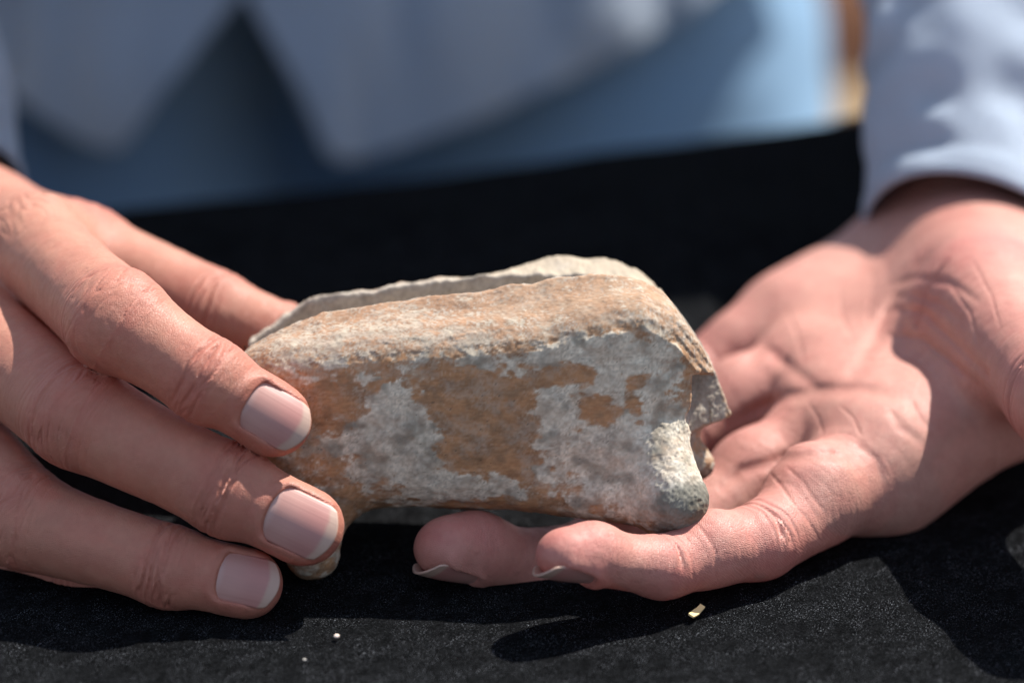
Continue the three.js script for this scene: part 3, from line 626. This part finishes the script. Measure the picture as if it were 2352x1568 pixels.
  // colour: brown-orange slip, pale grey crust over it, bare grey-brown clay on the breaks and inside
  const blobs = [                                                  // px, py, half-widths, weight of crust (+) or of clean slip (-)
    [915, 985, 85, 75, 1.5], [930, 1090, 90, 45, 1.2], [1040, 1130, 140, 30, 1.0], [1270, 950, 55, 60, 1.1], [1350, 1010, 90, 60, 0.9], [1150, 835, 200, 26, 0.8], [1330, 800, 120, 30, 0.9], [1480, 850, 90, 70, 0.9], [1540, 1080, 90, 110, 1.8], [1440, 1010, 70, 90, 0.8], [1400, 1100, 120, 50, 0.8],
    [780, 1010, 55, 40, 0.7], [830, 1075, 40, 40, 0.6], [1120, 960, 95, 85, -1.7], [1010, 905, 60, 50, -0.6], [740, 930, 60, 40, -1.0], [860, 1130, 50, 40, -0.8], [1375, 940, 40, 32, -1.6], [1320, 850, 30, 22, -1.2], [1100, 1060, 80, 24, -1.1], [1225, 1040, 70, 16, -0.8], [1465, 935, 22, 55, -1.5], [1480, 870, 35, 14, -1.2],
    [1250, 870, 45, 18, -1.1], [1300, 680, 220, 40, -0.8], [1380, 700, 90, 30, -0.5], [700, 800, 90, 40, 0.45], [950, 760, 150, 30, 0.3], [1470, 720, 50, 40, 0.6], [1150, 1165, 160, 18, -0.5], [1620, 830, 40, 80, -0.5], [1130, 700, 180, 18, -0.3],
  ];
  const cover = (x, y, z) => {                                     // how much crust lies at a place: the large patches, ragged by finer noise
    const px = 1176 + x / MM, py = 784 - y / MM, wx = px + 46 * fbm(x * 0.22, y * 0.3, z * 0.22 + 3, 4), wy = py + 40 * fbm(x * 0.22 + 7, y * 0.3, z * 0.22, 4);
    let m = 0;
    if (z > -24) for (const [bx, by, sx, sy, k] of blobs) { const u = (wx - bx) / sx, v = (wy - by) / sy, q = u * u + v * v; if (q < 6) m += k * Math.exp(-q * q * 0.5); }
    return 0.8 * m + 0.85 * fbm(x * 0.16, y * 0.26, z * 0.16, 3) + 0.95 * fbm(x * 0.55, y * 0.85, z * 0.55, 4);
  };
  const clayColor = (p, n) => {
    const [x, y, z] = p; wall(x, y, z);
    const px = 1176 + x / MM, py = 784 - y / MM, inner = info.out > 0;
    const m = cover(x, y, z);
    const speck = noise(x * 3.1, y * 3.1, z * 3.1), grain = noise(x * 1.6 + 5, y * 1.6, z * 1.6), mott = fbm(x * 0.5, y * 0.5, z * 0.5 + 20, 3);
    const ridge = tab(x, RIDGE), above = sstep(ridge - 1.5, ridge + 1.5, y);
    let crust = lerp(sstep(0.17, 0.27, m), sstep(-0.25, 0.65, m + 0.25 * speck + 0.2 * grain), 0.35 + 0.4 * sstep(-0.3, 0.3, fbm(x * 0.12 + 60, y * 0.12, z * 0.12, 2)));
    if (above > 0) crust = lerp(crust, 0.85 * sstep(-0.5, 0.6, m + 0.9 * speck + 0.6 * grain + 0.6 * mott), above);
    // the slip: orange-brown, smoked darker and duller in places, ochre on the upper band at the right
    let slip = V.mix([0.43, 0.225, 0.108], [0.30, 0.17, 0.09], sstep(-0.3, 0.4, mott + 0.5 * fbm(x * 0.1, y * 0.7, z * 0.1, 3)));
    slip = V.mix(slip, [0.40, 0.275, 0.165], above * sstep(-15, 12, x) * (0.55 + 0.6 * mott)); slip = V.mix(slip, [0.38, 0.24, 0.165], above * 0.5);
    slip = V.mul(slip, 1 + 0.16 * noise(x * 0.9, y * 4.5, z * 0.9) + 0.1 * speck);
    let gray = V.mix([0.65, 0.575, 0.445], [0.48, 0.43, 0.34], sstep(-0.2, 0.4, mott));
    gray = V.mix(gray, [0.37, 0.295, 0.235], above * 0.9 * sstep(0.7, -0.2, mott)); gray = V.mix(gray, [0.5, 0.46, 0.39], sstep(18, 30, x) * sstep(-12, -20, y) * (0.6 + 0.4 * grain));
    gray = V.mul(gray, 1 + 0.32 * speck + 0.18 * grain);
    const dark = sstep(0.05, 0.4, fbm(x * 0.33 + 40, y * 0.4, z * 0.3, 4) + 0.25 * speck * 0.5 + 0.35 * gauss(px - 940, 60) * gauss(py - 1000, 40) + 0.3 * gauss(px - 800, 60) * gauss(py - 1040, 70));
    gray = V.mix(gray, [0.11, 0.10, 0.075], 0.6 * dark * (1 - above));
    let c = V.mix(slip, gray, crust * 0.95);
    c = V.mix(c, [0.46, 0.40, 0.32], (1 - crust) * clamp(0.07 + 0.55 * fbm(x * 0.35 + 31, y * 0.5, z * 0.35, 4) + 0.18 * speck + 0.12 * grain, 0, 0.6));   // dust over the slip
    c = V.mix(c, [0.36, 0.235, 0.15], crust * clamp(0.12 + 0.6 * fbm(x * 0.42 + 71, y * 0.6, z * 0.42, 4), 0, 0.5) * (1 - 0.5 * above));   // slip grinning through thin crust
    c = V.mix(c, [0.34, 0.31, 0.29], 0.35 * above * sstep(0.35, 0.8, speck));                              // pale pits
    if (speck > 0.8 && grain > 0.2) c = V.mul(c, 0.45);
    c = V.mul(c, 1 - 0.2 * above);
    if (inner || z < -22) { const k = V.mul(V.mix([0.34, 0.285, 0.23], [0.40, 0.35, 0.29], sstep(-0.3, 0.3, mott)), 1 + 0.25 * speck + 0.12 * grain); c = V.mix(c, k, inner ? 0.95 : 0.35 * sstep(-22, -30, z)); }
    if (z < -20 && n[1] > 0.35) c = V.mix(c, V.mul([0.36, 0.30, 0.225], 1 + 0.25 * mott), sstep(0.35, 0.7, n[1] + 0.2 * speck) * sstep(-20, 6, x) * 0.9);
    if (z < -20 && z > -33 && n[2] > 0.5 && x < 12) c = V.mix(c, V.mul([0.37, 0.315, 0.255], 1 + 0.3 * speck + 0.3 * mott), sstep(0.5, 0.8, n[2]));
    const tipDark = sstep(-25.5, -28.5, y - 0.28 * (x - 28) + 1.0 * grain) * sstep(24, 28, x); c = V.mix(c, [0.085, 0.09, 0.075], tipDark * 0.75);  // dark grey-green towards the lower tip of the right-hand stub
    return { c, crust, m, speck, grain };
  };
  const field = (x, y, z) => {
    let d = shape(x, y, z);
    if (d < 1.2 && d > -1.2) {
      const rough = sstep(18, 30, x) * sstep(4, -8, y);
      d += 0.25 * noise(x * 0.22, y * 0.22, z * 0.22) + 0.1 * noise(x * 0.7, y * 0.7, z * 0.7) + (0.05 + 0.06 * rough) * noise(x * 1.7, y * 1.7, z * 1.7) + (0.03 + 0.035 * rough) * noise(x * 3.1, y * 3.1, z * 3.1);
    }
    if (z > -24 && d < 0.36 && d > -0.36) d -= 0.08 * sstep(0.05, 0.4, cover(x, y, z)) - 0.04;
    return d;
  };
  const g = meshField(field, [-54, -48, -44], [44, 20, 4], 0.31, (p, n) => ({ color: clayColor(p, n).c.map((v) => Math.max(0.02, v)), uv: [p[0] / 20, p[1] / 20] }));
  const base = world([-38, -44, -16]);
  const lg = g.attributes.position.array.slice();
  toWorld(g, base);
  const pot = new THREE.Group(); pot.name = 'pottery_fragment'; pot.position.set(...base); scene.add(pot);
  tag(pot, 'broken hollow pottery fragment with flaking orange slip and pale crust held between the hands', 'pottery fragment');
  const of = { wall: [], front: [], rear: [], foot: [] };
  { const I = g.index.array, C = lg; for (let i = 0; i < I.length; i += 3) { const a = 3 * I[i], x = C[a], y = C[a + 1], z = C[a + 2]; (x > 19 && y < -20.5 && z > -20 ? of.front : x > 26.5 && y < -16.5 && z <= -20 ? of.rear : x < -29 && y < -27.5 ? of.foot : of.wall).push(I[i], I[i + 1], I[i + 2]); } }
  for (const [k, tri] of Object.entries(of)) {
    const map = new Map(), src = [], idx = tri.map((v) => { let n = map.get(v); if (n === undefined) { n = src.length; map.set(v, n); src.push(v); } return n; }), q = new THREE.BufferGeometry();
    for (const [name, w] of [['position', 3], ['normal', 3], ['uv', 2], ['color', 3]]) { const A = g.attributes[name].array, B = new Float32Array(src.length * w); src.forEach((v, n) => { for (let c = 0; c < w; c++) B[n * w + c] = A[v * w + c]; }); q.setAttribute(name, new THREE.BufferAttribute(B, w)); }
    q.setIndex(idx);
    const o = mesh(k === 'wall' ? 'wall' : 'stub_leg', q, M.clay, pot);
    if (k === 'front') o.userData.label = 'rounded whitish stub at the lower right end';
    if (k === 'foot') o.userData.label = 'stub leg hidden behind the middle fingertip';
  }
}

{
  let d = 1500; for (let i = 0; i < 60; i++) d += world(at(1968, 70, d))[1] * 1000 * 1.5;
  const w = world(at(1968, 70, d)), g = new THREE.IcosahedronGeometry(1, 5), p = g.attributes.position;
  for (let i = 0; i < p.count; i++) { const k = 1 + 0.3 * fbm(p.getX(i) * 1.6, p.getY(i) * 1.6, p.getZ(i) * 1.6, 4); p.setXYZ(i, p.getX(i) * k * 0.34, Math.max(-0.02, p.getY(i) * k * 0.2), p.getZ(i) * k * 0.3); }
  g.computeVertexNormals();
  const o = mesh('earth_mound', g, mat({ color: new THREE.Color(0.24, 0.12, 0.07), roughness: 1 }), scene); o.position.set(w[0], 0, w[2] - 0.12);
  tag(o, 'blurred brown mound of earth on the pale sand between jeans and sleeve', 'mound');
}
// ---------------------------------------------------------------- crumbs on the cloth
function onCloth(px, py) { let d = 0; for (let i = 0; i < 40; i++) { const w = world(at(px, py, d)); d += (w[1] - CLOTH_Y) * 1000 / (SP + 0.0); } return world(at(px, py, d)); }
function chip(name, px, py, size, turn, m, label, category) {
  const w = onCloth(px, py), g = new THREE.IcosahedronGeometry(1, 2), p = g.attributes.position;
  for (let i = 0; i < p.count; i++) { const k = 1 + 0.25 * noise(p.getX(i) * 1.7 + px, p.getY(i) * 1.7, p.getZ(i) * 1.7); p.setXYZ(i, clamp(p.getX(i) * k, -0.85, 0.85) * size[0], clamp(p.getY(i) * k, -0.8, 0.8) * size[1], p.getZ(i) * k * size[2]); }
  g.computeVertexNormals(); g.rotateY(turn);
  const o = mesh(name, g, m, scene); o.position.set(w[0], w[1] + size[1] * 0.8, w[2]);
  return tag(o, label, category);
}
{
  const w = onCloth(1600, 1412), g = new THREE.BoxGeometry(0.0046, 0.0004, 0.0013, 12, 2, 4), p = g.attributes.position;
  for (let i = 0; i < p.count; i++) { const x = p.getX(i) / 0.0023, k = 1 - 0.12 * noise(x * 2.5, 3, 1) - 0.2 * x * x * (p.getZ(i) > 0 ? 1 : 0.3); p.setXYZ(i, p.getX(i), p.getY(i) + 0.00025 * x * x, p.getZ(i) * k); }
  g.computeVertexNormals(); g.rotateX(0.35); g.rotateY(1.05);
  const o = mesh('straw_chip', g, mat({ color: new THREE.Color(0.78, 0.58, 0.28), roughness: 0.3 }), scene); o.position.set(w[0], w[1] + 0.0006, w[2]);
  tag(o, 'golden sliver of straw on the black cloth right of centre', 'straw');
}
chip('crumb', 773, 1464, [0.0006, 0.0004, 0.0005], 0.3, mat({ color: new THREE.Color(0.62, 0.5, 0.42), roughness: 0.8 }), 'larger pale crumb on the black cloth below the left fingers', 'crumb');
chip('crumb_001', 699, 1516, [0.0003, 0.0002, 0.0003], 0.3, mat({ color: new THREE.Color(0.5, 0.45, 0.4), roughness: 0.8 }), 'tiny pale crumb on the black cloth nearest the bottom edge', 'crumb');

renderer.render(scene, camera);
